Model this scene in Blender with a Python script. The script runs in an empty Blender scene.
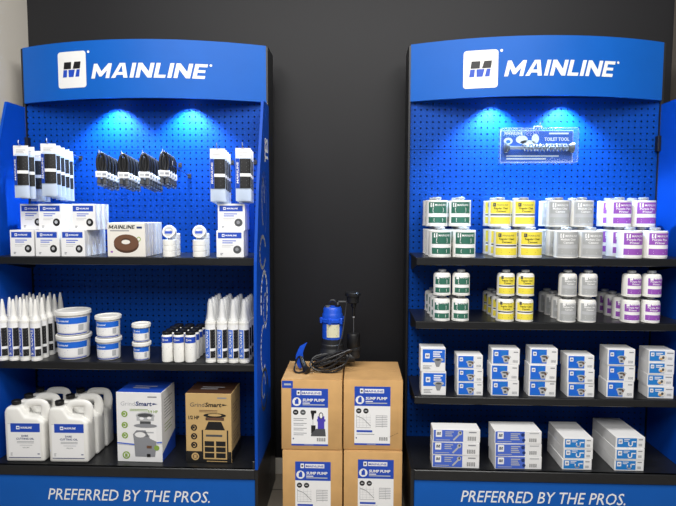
import bpy, bmesh, math, random
from mathutils import Vector, Matrix
random.seed(7)
S = bpy.context.scene
COL = S.collection
PI = math.pi
# ---------------------------------------------------------------- camera (f in pixels of a 676x506 frame)
FPX, CAMY, CAMZ = 540.0, -2.25, 1.371
YAW, PITCH, ROLL = math.radians(2.1), math.radians(4.2), math.radians(0.15)
cF = Vector((-math.sin(YAW)*math.cos(PITCH), math.cos(YAW)*math.cos(PITCH), -math.sin(PITCH)))
cR0 = Vector((math.cos(YAW), math.sin(YAW), 0)); cU0 = cR0.cross(cF)
cR = math.cos(ROLL)*cR0 + math.sin(ROLL)*cU0
cU = -math.sin(ROLL)*cR0 + math.cos(ROLL)*cU0
def at(px, py, y):
    """world (x, z) seen at a pixel of the photo, for a thing whose depth y is known"""
    d = cF + cR*((px-338)/FPX) + cU*((253-py)/FPX)
    t = (y-CAMY)/d.y
    return d.x*t, CAMZ+d.z*t
def X(px, y, py=253): return at(px, py, y)[0]
cd = bpy.data.cameras.new('camera'); cam = bpy.data.objects.new('camera', cd); COL.objects.link(cam)
cd.sensor_width = 36; cd.lens = FPX*36/676; cd.clip_start = .05
M3 = Matrix((cR, cU, -cF)).transposed().to_4x4(); M3.translation = (0, CAMY, CAMZ)
cam.matrix_world = M3; S.camera = cam
# ---------------------------------------------------------------- materials
def lin(h):
    h = h.lstrip('#'); o = []
    for i in (0, 2, 4):
        c = int(h[i:i+2], 16)/255
        o.append(c/12.92 if c <= .04045 else ((c+.055)/1.055)**2.4)
    return (*o, 1)
MATS = {}
def mat(name, col, rough=.5, metal=0., noise=0., nscale=60, spec=.5, trans=0., bump=0.):
    m = bpy.data.materials.new(name); m.use_nodes = True
    nt = m.node_tree; b = nt.nodes['Principled BSDF']
    c = lin(col)
    b.inputs['Base Color'].default_value = c; b.inputs['Roughness'].default_value = rough
    b.inputs['Metallic'].default_value = metal; b.inputs['Specular IOR Level'].default_value = spec
    if trans: b.inputs['Transmission Weight'].default_value = trans
    if noise or bump:
        tc = nt.nodes.new('ShaderNodeTexCoord'); n = nt.nodes.new('ShaderNodeTexNoise')
        n.inputs['Scale'].default_value = nscale; n.inputs['Detail'].default_value = 4
        nt.links.new(tc.outputs['Object'], n.inputs['Vector'])
        if noise:
            r = nt.nodes.new('ShaderNodeValToRGB')
            r.color_ramp.elements[0].color = (*[x*(1-noise) for x in c[:3]], 1)
            r.color_ramp.elements[1].color = (*[min(1, x*(1+noise)) for x in c[:3]], 1)
            r.color_ramp.elements[0].position = .3; r.color_ramp.elements[1].position = .7
            nt.links.new(n.outputs['Fac'], r.inputs['Fac']); nt.links.new(r.outputs['Color'], b.inputs['Base Color'])
        if bump:
            bp = nt.nodes.new('ShaderNodeBump'); bp.inputs['Strength'].default_value = bump; bp.inputs['Distance'].default_value = .002
            nt.links.new(n.outputs['Fac'], bp.inputs['Height']); nt.links.new(bp.outputs['Normal'], b.inputs['Normal'])
    MATS[name] = m
    return m
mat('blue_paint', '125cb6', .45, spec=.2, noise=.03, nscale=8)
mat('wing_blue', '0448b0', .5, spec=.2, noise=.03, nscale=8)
mat('black_metal', '17181a', .42, noise=.15, nscale=40, bump=.05)
mat('shelf_black', '1c1d1f', .33, noise=.12, nscale=50)
mat('dark_wall', '17171a', .55, spec=.3, noise=.06, nscale=3, bump=.08)
mat('beige_wall', 'dad4c9', .7, noise=.04, nscale=4, bump=.05)
mat('grey_wall', '6d665e', .7, noise=.05, nscale=4)
mat('white_plastic', 'eeede8', .35, noise=.01, nscale=20)
mat('white_card', 'eeeeee', .6, noise=.02, nscale=30)
mat('cream_card', 'e6e2d9', .6)
mat('white_ink', 'f4f4f4', .5)
mat('sign_white', 'e9e9e6', .5)
mat('blue_ink', '1b49b8', .5)
mat('bright_blue_ink', '1668d8', .5)
mat('royal_ink', '4a6bd0', .5)
mat('sky_ink', '1f7fcf', .5)
mat('navy_ink', '16306e', .5)
mat('black_ink', '141416', .5)
mat('grey_ink', '8d8f94', .5)
mat('silver_ink', 'a9abab', .45)
mat('light_grey_ink', 'b9bbbe', .5)
mat('dark_grey_ink', '4d4f52', .5)
mat('green_ink', '2f6a58', .5)
mat('leaf_ink', '8aa84a', .5)
mat('yellow_ink', 'eedd4a', .5)
mat('purple_ink', '9450b4', .5)
mat('brown_ink', '6b4a36', .5)
mat('brown_dark_ink', '4a3020', .5)
mat('black_plastic', '151516', .4)
mat('rubber', '18181a', .45)
mat('grey_metal', 'a8abb0', .3, .9)
mat('tin', 'd2d4d6', .28, .6)
mat('kraft', 'cfa369', .75, noise=.07, nscale=14, bump=.08)
mat('kraft_flap', 'c49a64', .75, noise=.08, nscale=14, bump=.1)
mat('kraft_ink', 'c9a870', .7, noise=.04, nscale=14)
mat('pump_blue', '1a4fc4', .35)
mat('pump_label', 'ddd9b8', .5)
mat('cast_black', '1d1e20', .5, noise=.15, nscale=80, bump=.3)
mat('poly_bag', 'c9d8ee', .25)
mat('cord_black', '202022', .4)
mat('bezel', 'c8c8c8', .4)
mat('purple_blue_ink', '4a3fb8', .5)
def clear_mat():
    m = bpy.data.materials.new('clear_plastic'); m.use_nodes = True
    nt = m.node_tree; nt.nodes.remove(nt.nodes['Principled BSDF'])
    out = nt.nodes['Material Output']
    g = nt.nodes.new('ShaderNodeBsdfGlossy'); g.inputs['Roughness'].default_value = .12
    d = nt.nodes.new('ShaderNodeBsdfDiffuse'); d.inputs['Color'].default_value = (.8, .9, 1, 1)
    t = nt.nodes.new('ShaderNodeBsdfTransparent'); t.inputs['Color'].default_value = (.95, .98, 1, 1)
    lw = nt.nodes.new('ShaderNodeLayerWeight'); lw.inputs['Blend'].default_value = .35
    m0 = nt.nodes.new('ShaderNodeMixShader'); m0.inputs[0].default_value = .3
    m1 = nt.nodes.new('ShaderNodeMixShader')
    mp = nt.nodes.new('ShaderNodeMapRange'); mp.inputs['To Min'].default_value = .025; mp.inputs['To Max'].default_value = .4
    nt.links.new(lw.outputs['Facing'], mp.inputs['Value']); nt.links.new(mp.outputs[0], m1.inputs[0])
    nt.links.new(g.outputs[0], m0.inputs[1]); nt.links.new(d.outputs[0], m0.inputs[2])
    nt.links.new(t.outputs[0], m1.inputs[1]); nt.links.new(m0.outputs[0], m1.inputs[2])
    nt.links.new(m1.outputs[0], out.inputs['Surface']); MATS['clear_plastic'] = m
clear_mat()
def film_mat():
    m = bpy.data.materials.new('film'); m.use_nodes = True; nt = m.node_tree; b = nt.nodes['Principled BSDF']
    b.inputs['Base Color'].default_value = (.85, .87, .9, 1); b.inputs['Roughness'].default_value = .25; b.inputs['Alpha'].default_value = .38
    MATS['film'] = m
film_mat()
def emit(name, col, s):
    m = bpy.data.materials.new(name); m.use_nodes = True
    b = m.node_tree.nodes['Principled BSDF']; b.inputs['Emission Color'].default_value = lin(col); b.inputs['Emission Strength'].default_value = s
    MATS[name] = m
emit('lamp_lens', 'dfeaff', 6)
def pegboard_mat():
    m = bpy.data.materials.new('pegboard'); m.use_nodes = True
    nt = m.node_tree; L = nt.links; b = nt.nodes['Principled BSDF']; out = nt.nodes['Material Output']
    b.inputs['Base Color'].default_value = lin('00409a'); b.inputs['Roughness'].default_value = .5; b.inputs['Specular IOR Level'].default_value = .15
    tc = nt.nodes.new('ShaderNodeTexCoord'); sx = nt.nodes.new('ShaderNodeSeparateXYZ'); L.new(tc.outputs['Object'], sx.inputs[0])
    def mth(op, a, v):
        n = nt.nodes.new('ShaderNodeMath'); n.operation = op; L.new(a, n.inputs[0])
        if hasattr(v, 'links'): L.new(v, n.inputs[1])
        else: n.inputs[1].default_value = v
        return n.outputs[0]
    p = .0278
    def cell(o):
        f = mth('FRACT', mth('DIVIDE', o, p), 0.0); f = mth('SUBTRACT', f, .5)
        return mth('MULTIPLY', f, f)
    r2 = mth('ADD', cell(sx.outputs['X']), cell(sx.outputs['Z']))
    hole = mth('LESS_THAN', r2, .145**2)
    t = nt.nodes.new('ShaderNodeBsdfTransparent'); mx = nt.nodes.new('ShaderNodeMixShader')
    L.new(hole, mx.inputs[0]); L.new(b.outputs[0], mx.inputs[1]); L.new(t.outputs[0], mx.inputs[2]); L.new(mx.outputs[0], out.inputs['Surface'])
    MATS['pegboard'] = m
pegboard_mat()
def floor_mat():
    m = bpy.data.materials.new('floor_tile'); m.use_nodes = True
    nt = m.node_tree; L = nt.links; b = nt.nodes['Principled BSDF']; b.inputs['Roughness'].default_value = .35
    tc = nt.nodes.new('ShaderNodeTexCoord'); br = nt.nodes.new('ShaderNodeTexBrick'); L.new(tc.outputs['Object'], br.inputs['Vector'])
    br.offset = 0; br.inputs['Scale'].default_value = 1; br.inputs['Brick Width'].default_value = .33; br.inputs['Row Height'].default_value = .33
    br.inputs['Mortar Size'].default_value = .004
    br.inputs['Color1'].default_value = lin('a09688'); br.inputs['Color2'].default_value = lin('a89e90'); br.inputs['Mortar'].default_value = lin('5d5750')
    n = nt.nodes.new('ShaderNodeTexNoise'); n.inputs['Scale'].default_value = 9; n.inputs['Detail'].default_value = 6; L.new(tc.outputs['Object'], n.inputs['Vector'])
    mx = nt.nodes.new('ShaderNodeMixRGB'); mx.blend_type = 'MULTIPLY'; mx.inputs[0].default_value = .35
    L.new(br.outputs['Color'], mx.inputs[1]); L.new(n.outputs['Fac'], mx.inputs[2]); L.new(mx.outputs[0], b.inputs['Base Color'])
    MATS['floor_tile'] = m
floor_mat()
# ---------------------------------------------------------------- text geometry
_tc = {}
def text_geo(s, bold=0., shear=0.):
    k = (s, bold, shear)
    if k not in _tc:
        c = bpy.data.curves.new('t', 'FONT'); c.body = s; c.size = 1; c.offset = bold; c.shear = shear; c.resolution_u = 2; c.fill_mode = 'FRONT'
        o = bpy.data.objects.new('t', c); COL.objects.link(o)
        dg = bpy.context.evaluated_depsgraph_get(); me = o.evaluated_get(dg).to_mesh()
        v = [(p.co.x, p.co.y) for p in me.vertices]; f = [tuple(q.vertices) for q in me.polygons]
        o.evaluated_get(dg).to_mesh_clear(); bpy.data.objects.remove(o); bpy.data.curves.remove(c)
        f2 = []
        for q in f:
            a = sum(v[q[i]][0]*v[q[(i+1) % len(q)]][1]-v[q[(i+1) % len(q)]][0]*v[q[i]][1] for i in range(len(q)))
            if abs(a) > 1e-9: f2.append(q if a > 0 else q[::-1])
        xs = [p[0] for p in v]
        _tc[k] = (v, f2, min(xs), max(xs))
    return _tc[k]
def cap_h(bold, shear):
    v = text_geo('H', bold, shear)[0]; ys = [p[1] for p in v]
    return min(ys), max(ys)-min(ys)
class Art:
    """flat printed artwork: polygons in (u, v) with a layer and an ink"""
    def __init__(s): s.p = []
    def poly(s, pts, m, l=1): s.p.append(([tuple(q) for q in pts], m, l))
    def rect(s, u0, v0, u1, v1, m, l=1, n=1):
        for i in range(n):
            a = u0+(u1-u0)*i/n; b = u0+(u1-u0)*(i+1)/n
            s.poly([(a, v0), (b, v0), (b, v1), (a, v1)], m, l)
    def rrect(s, u0, v0, u1, v1, r, m, l=1):
        pts = []
        for cu, cv, a0 in ((u1-r, v0+r, -90), (u1-r, v1-r, 0), (u0+r, v1-r, 90), (u0+r, v0+r, 180)):
            for k in range(5):
                a = math.radians(a0+k*22.5); pts.append((cu+r*math.cos(a), cv+r*math.sin(a)))
        s.poly(pts, m, l)
    def ell(s, cu, cv, ru, rv, m, l=1, n=16):
        s.poly([(cu+ru*math.cos(2*PI*k/n), cv+rv*math.sin(2*PI*k/n)) for k in range(n)], m, l)
    def stroke(s, pts, w, m, l=1):
        for (a, b), (c, d) in zip(pts, pts[1:]):
            L = math.hypot(c-a, d-b) or 1; nx, ny = -(d-b)/L*w/2, (c-a)/L*w/2; ex, ey = (c-a)/L*w*.3, (d-b)/L*w*.3
            s.poly([(a+nx-ex, b+ny-ey), (a-nx-ex, b-ny-ey), (c-nx+ex, d-ny+ey), (c+nx+ex, d+ny+ey)], m, l)
    def text(s, t, u, v, h, m, l=2, w=None, align='C', rot=0, bold=0., shear=0.):
        vs, fs, x0, x1 = text_geo(t, bold, shear); y0, ch = cap_h(bold, shear)
        sy = h/ch; sx = sy if w is None else w/(x1-x0); W = (x1-x0)*sx
        o = {'C': -W/2, 'L': 0, 'R': -W}[align]; c, sn = math.cos(rot), math.sin(rot)
        P = []
        for x, y in vs:
            a, b = (x-x0)*sx+o, (y-y0)*sy
            P.append((u+a*c-b*sn, v+a*sn+b*c))
        for f in fs: s.poly([P[i] for i in f], m, l)
    def block(s, t, u, v, h, w, m, l=1, shear=.22):
        """heavy slanted block capitals built from bars"""
        T = .25; H = .2
        G = {'M': (1.22, [((0, 0), (T, 0), (T, 1), (0, 1)), ((1.22-T, 0), (1.22, 0), (1.22, 1), (1.22-T, 1)), ((T, .98), (T, .52), (.53, .12), (.61, .12), (.61, .47)), ((1.22-T, .98), (.61, .47), (.61, .12), (.69, .12), (1.22-T, .52))]),
             'A': (1.08, [((0, 0), (.27, 0), (.60, 1), (.38, 1)), ((.81, 0), (1.08, 0), (.74, 1), (.60, 1), (.545, .83)), ((.27+.066, .2), (.742, .2), (.68, .39), (.40, .39))]),
             'I': (T, [((0, 0), (T, 0), (T, 1), (0, 1))]),
             'N': (1.02, [((0, 0), (T, 0), (T, 1), (0, 1)), ((1.02-T, 0), (1.02, 0), (1.02, 1), (1.02-T, 1)), ((T, 1), (T, .58), (1.02-T, 0), (1.02-T, .42))]),
             'L': (.72, [((0, 0), (T, 0), (T, 1), (0, 1)), ((T, 0), (.72, 0), (.72, H), (T, H))]),
             'E': (.76, [((0, 0), (T, 0), (T, 1), (0, 1)), ((T, 0), (.76, 0), (.76, H), (T, H)), ((T, 1-H), (.76, 1-H), (.76, 1), (T, 1)), ((T, .41), (.70, .41), (.70, .59), (T, .59))])}
        gap = .13; tot = sum(G[c][0] for c in t)+gap*(len(t)-1)+shear; k = w/tot; x = 0
        for c in t:
            for pl in G[c][1]: s.poly([(u+(x+a+shear*b)*k, v+b*h) for a, b in pl], m, l)
            x += G[c][0]+gap
    def lines(s, u0, v0, w, n, gap, th, m, l=2, jit=True):
        for i in range(n):
            ww = w*(1-.35*((i*37 % 10)/10)) if jit else w
            s.rect(u0, v0-i*gap, u0+ww, v0-i*gap+th, m, l)
    def bars(s, u0, v0, w, h, m='black_ink', l=2, n=11):
        for i in range(n):
            s.rect(u0+w*i/n, v0, u0+w*(i+(.35 if i % 3 else .65))/n, v0+h, m, l)
    def emblem(s, u, v, z, top='black_ink', bot='blue_ink', l=2, bg='white_ink'):
        """white rounded badge with the slanted two-tone M; (u, v) lower left, z size"""
        s.rrect(u, v, u+z, v+z*1.15, z*.09, bg, l)
        V = v+z*.075
        def P(pts, m): s.poly([(u+a*z, V+b*z) for a, b in pts], m, l+1)
        P([(.205, .525), (.47, .525), (.485, .72), (.23, .72)], top); P([(.23, .72), (.485, .72), (.488, .745), (.233, .745)], top)
        P([(.535, .525), (.79, .525), (.82, .745), (.60, .745)], top)
        P([(.17, .27), (.315, .27), (.335, .5), (.2, .5)], bot)
        P([(.385, .27), (.555, .27), (.61, .5), (.38, .5)], bot)
        P([(.62, .27), (.755, .27), (.785, .5), (.675, .5)], bot)
    def brand(s, u, v, w, h, l=2, ink='white_ink'):
        """small badge and word mark in a band; centred at u, v"""
        z = h
        s.rrect(u-w/2, v-h/2, u-w/2+z, v+h/2, z*.1, ink, l); s.rect(u-w/2+z*.2, v-h*.18, u-w/2+z*.8, v+h*.18, 'blue_ink' if ink == 'white_ink' else 'white_ink', l+1)
        s.block('MAINLINE', u-w/2+z*1.25, v-h*.3, h*.6, w-z*1.3, ink, l)
    def slice(s, du):
        """cut convex polygons into strips so they can follow a curved sign"""
        def clip(pts, c, sg):
            o = []
            for i, p in enumerate(pts):
                q = pts[(i+1) % len(pts)]; a, b_ = (p[0]-c)*sg, (q[0]-c)*sg
                if a >= 0: o.append(p)
                if a*b_ < 0: t = a/(a-b_); o.append((p[0]+(q[0]-p[0])*t, p[1]+(q[1]-p[1])*t))
            return o
        out = []
        for pts, m, l in s.p:
            k = math.floor(min(p[0] for p in pts)/du); e = math.ceil(max(p[0] for p in pts)/du)
            for i in range(k, e):
                q = clip(clip(pts, i*du, 1), (i+1)*du, -1)
                if len(q) > 2: out.append((q, m, l))
        s.p = out
        return s
EPS = .00035
class MB:
    def __init__(s): s.v = []; s.f = []; s.m = []; s.names = []; s.sm = []
    def mi(s, n):
        if n not in s.names: s.names.append(n)
        return s.names.index(n)
    def add(s, V, F, m, smooth=False):
        b = len(s.v); s.v += [tuple(p) for p in V]; k = s.mi(m)
        for f in F: s.f.append(tuple(i+b for i in f)); s.m.append(k); s.sm.append(smooth)
    def box(s, x0, x1, y0, y1, z0, z1, m, b=0., seg=1):
        bm = bmesh.new(); bmesh.ops.create_cube(bm, size=1)
        for v in bm.verts: v.co = ((x0+x1)/2+v.co.x*(x1-x0), (y0+y1)/2+v.co.y*(y1-y0), (z0+z1)/2+v.co.z*(z1-z0))
        if b: bmesh.ops.bevel(bm, geom=bm.edges[:], offset=b, segments=seg, affect='EDGES', profile=.5)
        bm.verts.index_update()
        s.add([v.co[:] for v in bm.verts], [[v.index for v in f.verts] for f in bm.faces], m, seg > 1); bm.free()
    def lathe(s, prof, m, n=24, c=(0, 0, 0), axis='z', smooth=True, caps=True):
        V = []; F = []
        def tr(x, y, z):
            if axis == 'z': p = (x, y, z)
            elif axis == 'y': p = (x, z, -y)
            else: p = (z, y, -x)
            return (p[0]+c[0], p[1]+c[1], p[2]+c[2])
        for r, z in prof:
            for k in range(n): a = 2*PI*k/n; V.append(tr(r*math.cos(a), r*math.sin(a), z))
        for i in range(len(prof)-1):
            for k in range(n):
                q = (k+1) % n; F.append((i*n+k, i*n+q, (i+1)*n+q, (i+1)*n+k))
        if caps: F.append(tuple(range(n-1, -1, -1))); F.append(tuple((len(prof)-1)*n+k for k in range(n)))
        s.add(V, F, m, smooth)
    def tube(s, pts, r, m, n=8, closed=False, sy=1.):
        P = [Vector(p) for p in pts]; V = []; F = []; N = len(P); up = None
        R = r if isinstance(r, (list, tuple)) else [r]*N
        for i, p in enumerate(P):
            if closed: t = P[(i+1) % N]-P[i-1]
            else: t = P[min(i+1, N-1)]-P[max(i-1, 0)]
            t.normalize()
            if up is None:
                up = Vector((0, 0, 1)) if abs(t.z) < .9 else Vector((0, 1, 0))
            a = (up - t*up.dot(t)).normalized(); b = t.cross(a); up = a
            for k in range(n): an = 2*PI*k/n; V.append(p+a*R[i]*math.cos(an)+b*R[i]*sy*math.sin(an))
        for i in range(N if closed else N-1):
            j = (i+1) % N
            for k in range(n): q = (k+1) % n; F.append((i*n+k, i*n+q, j*n+q, j*n+k))
        if not closed: F.append(tuple(range(n-1, -1, -1))); F.append(tuple((N-1)*n+k for k in range(n)))
        s.add(V, F, m, True)
    def prism(s, pts, a0, a1, m, plane='yz'):
        """2D outline extruded along the remaining axis"""
        n = len(pts)
        def tr(p, a): return (a, p[0], p[1]) if plane == 'yz' else ((p[0], a, p[1]) if plane == 'xz' else (p[0], p[1], a))
        V = [tr(p, a0) for p in pts]+[tr(p, a1) for p in pts]
        F = [tuple(range(n)), tuple(range(2*n-1, n-1, -1))]+[(i, i+n, (i+1) % n+n, (i+1) % n) for i in range(n)]
        s.add(V, F, m)
    def art(s, A, fn):
        for pts, m, l in A.p: s.add([fn(u, v, l) for u, v in pts], [tuple(range(len(pts)))], m)
    def build(s, name, parent=None, loc=None, ang=32, fix=True):
        me = bpy.data.meshes.new(name); me.from_pydata(s.v, [], s.f)
        for n in s.names: me.materials.append(MATS[n])
        me.polygons.foreach_set('material_index', s.m); me.polygons.foreach_set('use_smooth', s.sm)
        if fix:
            bm = bmesh.new(); bm.from_mesh(me); bmesh.ops.recalc_face_normals(bm, faces=bm.faces[:]); bm.to_mesh(me); bm.free()
        if any(s.sm): me.set_sharp_from_angle(angle=math.radians(ang))
        me.update()
        o = bpy.data.objects.new(name, me); COL.objects.link(o)
        if parent: o.parent = parent
        if loc: o.location = loc
        return o
def spline(pts, n=10, closed=False):
    out = []; N = len(pts)
    rng = range(N) if closed else range(N-1)
    for i in rng:
        g = lambda k: Vector(pts[k % N] if closed else pts[min(max(k, 0), N-1)])
        p0, p1, p2, p3 = g(i-1), g(i), g(i+1), g(i+2)
        for k in range(n):
            t = k/n; out.append(.5*((2*p1)+(-p0+p2)*t+(2*p0-5*p1+4*p2-p3)*t*t+(-p0+3*p1-3*p2+p3)*t**3))
    if not closed: out.append(Vector(pts[-1]))
    return out
def front(y0): return lambda u, v, l: (u, y0-l*EPS, v)
def side(x0, sgn=1): return lambda u, v, l: (x0+sgn*l*EPS, sgn*u, v)
def topf(z0): return lambda u, v, l: (u, v, z0+l*EPS)
def wrap(r, r2=None, h=1., z0=0.):
    def f(u, v, l):
        rr = r if r2 is None else r+(r2-r)*(v-z0)/h
        a = u/r; rr = rr+l*EPS
        return (rr*math.sin(a), -rr*math.cos(a), v)
    return f
def part(name, art, fn, parent): 
    b = MB(); b.art(art, fn); return b.build(name, parent, fix=False)
def tag(o, label, cat, group=None, kind=None):
    if label: o['label'] = label
    if cat: o['category'] = cat
    if group: o['group'] = group
    if kind: o['kind'] = kind
    return o
def empty(name, loc=(0, 0, 0)):
    o = bpy.data.objects.new(name, None); o.empty_display_size = .05; COL.objects.link(o); o.location = loc
    return o
def dup(o, parent=None):
    c = o.copy(); COL.objects.link(c)
    if parent: c.parent = parent
    for ch in [k for k in o.children]: dup(ch, c)
    return c
class Kind:
    """first placement moves the prototype itself, later ones copy it with its parts"""
    def __init__(s, root): s.root = root; s.used = False
    def put(s, loc, label, cat, group, rz=0.):
        o = dup(s.root) if s.used else s.root
        s.used = True; o.location = loc; o.rotation_euler = (0, 0, rz)
        return tag(o, label, cat, group)
ROW = ['front', 'second', 'third', 'fourth', 'fifth', 'sixth', 'seventh']
# ---------------------------------------------------------------- the room
ZW = 3.2
def struct(o): o['kind'] = 'structure'; return o
WB = .5
WL, WR = X(27.5, WB, 20), X(672, WB, 60)
b = MB(); b.box(-4.5, 4.5, -5.5, WB, -.1, 0, 'floor_tile'); struct(b.build('floor'))
b = MB(); b.box(WL, WR, WB, WB+.12, 0, ZW, 'dark_wall'); struct(b.build('wall_back'))
b = MB(); b.box(WL-.5, WL, .12, WB+.12, 0, ZW, 'beige_wall'); struct(b.build('wall_left'))
b = MB(); b.box(WR, WR+.5, .12, WB+.12, 0, ZW, 'grey_wall'); struct(b.build('wall_right'))
b = MB(); b.box(WL, WR, WB-.012, WB, 0, .085, 'beige_wall', .003); struct(b.build('baseboard_back'))
# ---------------------------------------------------------------- the two display racks
PEG, BODY = .30, .43
def rack(x0, x1, shelves, deck, wings, label, logo, word, text_x, lamps, mark):
    W = x1-x0; cx = (x0+x1)/2
    R = empty('display_rack', (cx, 0, 0)); tag(R, label, 'display rack', 'shop display racks')
    h = W/2
    # pegboard in two sheets meeting at a seam
    zs = at(540, 149.5, PEG)[1]
    for za, zb in ((deck-.03, zs-.001), (zs+.001, 1.90)):
        b = MB(); b.add([(-h, PEG, za), (h, PEG, za), (h, PEG, zb), (-h, PEG, zb)], [(0, 1, 2, 3)], 'pegboard'); b.build('pegboard_panel', R)
    b = MB(); b.box(-h, h, PEG+.02, PEG+.03, .02, 2.13, 'black_metal'); b.build('back_panel', R)
    for sx in (-1, 1):
        b = MB(); xa = sx*h; b.box(min(xa, xa+sx*.012), max(xa, xa+sx*.012), PEG-.015, BODY, .0, 2.137, 'black_metal', .002)
        b.build('upright', R)
    # shelves: folded steel tray with a front lip and two brackets
    for z in shelves:
        s = MB(); s.box(-h+.004, h-.004, 0, PEG-.004, z-.008, z, 'shelf_black', .001); s.box(-h+.004, h-.004, -.001, .012, z-.032, z, 'shelf_black', .003)
        so = s.build('shelf', R)
        for sx in (-1, 1):
            s = MB(); xx = sx*(h-.012)
            s.prism([(.03, z-.0085), (PEG-.005, z-.0085), (PEG-.005, z-.075), (PEG-.05, z-.075), (.03, z-.03)], xx-.002, xx+.002, 'black_metal'); s.build('bracket', so)
    b = MB(); b.box(-h, h, -.05, PEG-.004, deck-.01, deck, 'shelf_black', .001); b.box(-h, h, -.052, -.035, deck-.045, deck, 'shelf_black', .003); b.build('base_deck', R)
    b = MB()
    for sx in (-1, 1):
        xa = sx*(h-.02); b.box(xa-.02, xa+.02, -.035, PEG, 0, deck-.012, 'black_metal'); xe = sx*(h+.006); b.box(xe-.006, xe+.006, -.051, PEG-.02, 0, deck-.001, 'black_metal')
    b.box(-h+.04, h-.04, -.02, .0, 0, deck-.05, 'black_metal'); b.build('base_frame', R)
    b = MB(); b.box(-h+.002, h-.001, -.046, -.0355, .03, deck-.047, 'blue_paint', .002); k = b.build('kick_panel', R)
    A = Art(); xa = X(text_x[0], -.05, 496)-cx; xb = X(text_x[1], -.05, 500)-cx; zt = at((text_x[0]+text_x[1])/2, text_x[2], -.05)[1]
    A.text('PREFERRED BY THE PROS.', xa, zt, .049, 'white_ink', 1, w=xb-xa, align='L', shear=.22, bold=.004)
    o = part('lettering', A, front(-.046), k); o['label'] = 'white slogan lettering'
    # curved header
    HY, HB, z0, z1 = .285, .115, 1.884, 2.139
    hw = h+.002
    def arc(x): return HY-HB*(1-(x/hw)**2)
    N = 24; V = []; F = []
    for i in range(N+1):
        x = -hw+2*hw*i/N; y = arc(x)
        V += [(x, y, z0), (x, y, z1), (x, y+.012, z1), (x, y+.012, z0)]
    for i in range(N):
        a, c = 4*i, 4*i+4
        F += [(a, c, c+1, a+1), (a+1, c+1, c+2, a+2), (a+2, c+2, c+3, a+3), (a+3, c+3, c, a)]
    F += [(0, 1, 2, 3), (4*N+3, 4*N+2, 4*N+1, 4*N)]
    b = MB(); b.add(V, F, 'blue_paint', True); H = b.build('header_sign', R, ang=40)
    for zz, nm in ((z0+.04, 'soffit'), (z1-.012, 'header_cap')):
        pts = [(-hw+.003, HY+.012)]+[(-hw+2*hw*i/N, arc(-hw+2*hw*i/N)+.013) for i in range(1, N)]+[(hw-.003, HY+.012)]
        b = MB(); b.prism(pts, zz-.003, zz, 'black_metal', 'xy'); b.build(nm, H)
    def hm(u, v, l):
        t = (u+hw)/(2*hw)*N; i = min(max(int(math.floor(t+1e-6)), 0), N-1); xa, xb = -hw+2*hw*i/N, -hw+2*hw*(i+1)/N
        return (u, arc(xa)+(arc(xb)-arc(xa))*(t-i)-l*EPS*1.5-.0002, v)
    A = Art(); (lx0, lz0), (lx1, lz1) = at(*logo[:2], .21), at(*logo[2:], .21)
    zz = lx1-lx0; A2 = Art(); A2.emblem(0, 0, 1, l=1, bot='blue_ink', bg='sign_white')
    sv = (lz1-lz0)/1.15
    for pts, m, l in A2.p:
        A.poly([(lx0-cx+u*zz, lz0+v*sv) for u, v in pts], m, l)
    A.ell(lx1-cx+.013, lz1-.006, .006, .006, 'sign_white', 1)
    part('emblem', A.slice(2*hw/24), hm, H)['label'] = 'white badge with a black and blue letter M'
    A = Art(); (wx0, wz0), (wx1, wz1) = at(*word[:2], .19), at(*word[2:], .19)
    B2 = Art(); B2.block('MAINLINE', wx0-cx, wz0, wz1-wz0, wx1-wx0, 'sign_white', 1); A.p = B2.p
    A.ell(wx1-cx+.012, wz1-.004, .0055, .0055, 'sign_white', 1)
    part('lettering', A.slice(2*hw/24), hm, H)['label'] = 'white italic capital lettering'
    # puck lamps under the header
    for px in lamps:
        lx = X(px, .235, 105)-cx
        b = MB(); b.lathe([(.001, z0+.037), (.024, z0+.037), (.024, z0+.027), (.02, z0+.024), (.001, z0+.024)], 'bezel', 20, (lx, .235, 0)); b.lathe([(.001, z0+.0235), (.018, z0+.0235), (.018, z0+.021), (.001, z0+.021)], 'lamp_lens', 20, (lx, .235, 0), caps=False)
        p = b.build('puck_light', H)
        ld = bpy.data.lights.new('lamp', 'SPOT'); ld.energy = LAMP; ld.color = (.5, .7, 1); ld.spot_size = math.radians(116); ld.spot_blend = .55; ld.shadow_soft_size = .02
        lo = bpy.data.objects.new('lamp', ld); COL.objects.link(lo); lo.parent = p; lo.location = (lx, .235, z0+.014)
    # side panels (wings)
    prof = [(PEG+.01, deck+.001), (-.055, deck+.001), (-.055, .97), (-.04, 1.17), (.02, 1.47), (.1, 1.70), (.155, 1.866), (PEG-.015, 1.866), (PEG-.016, 1.4)]
    prof = [(PEG-.016, deck+.001)]+prof[1:8]
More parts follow.
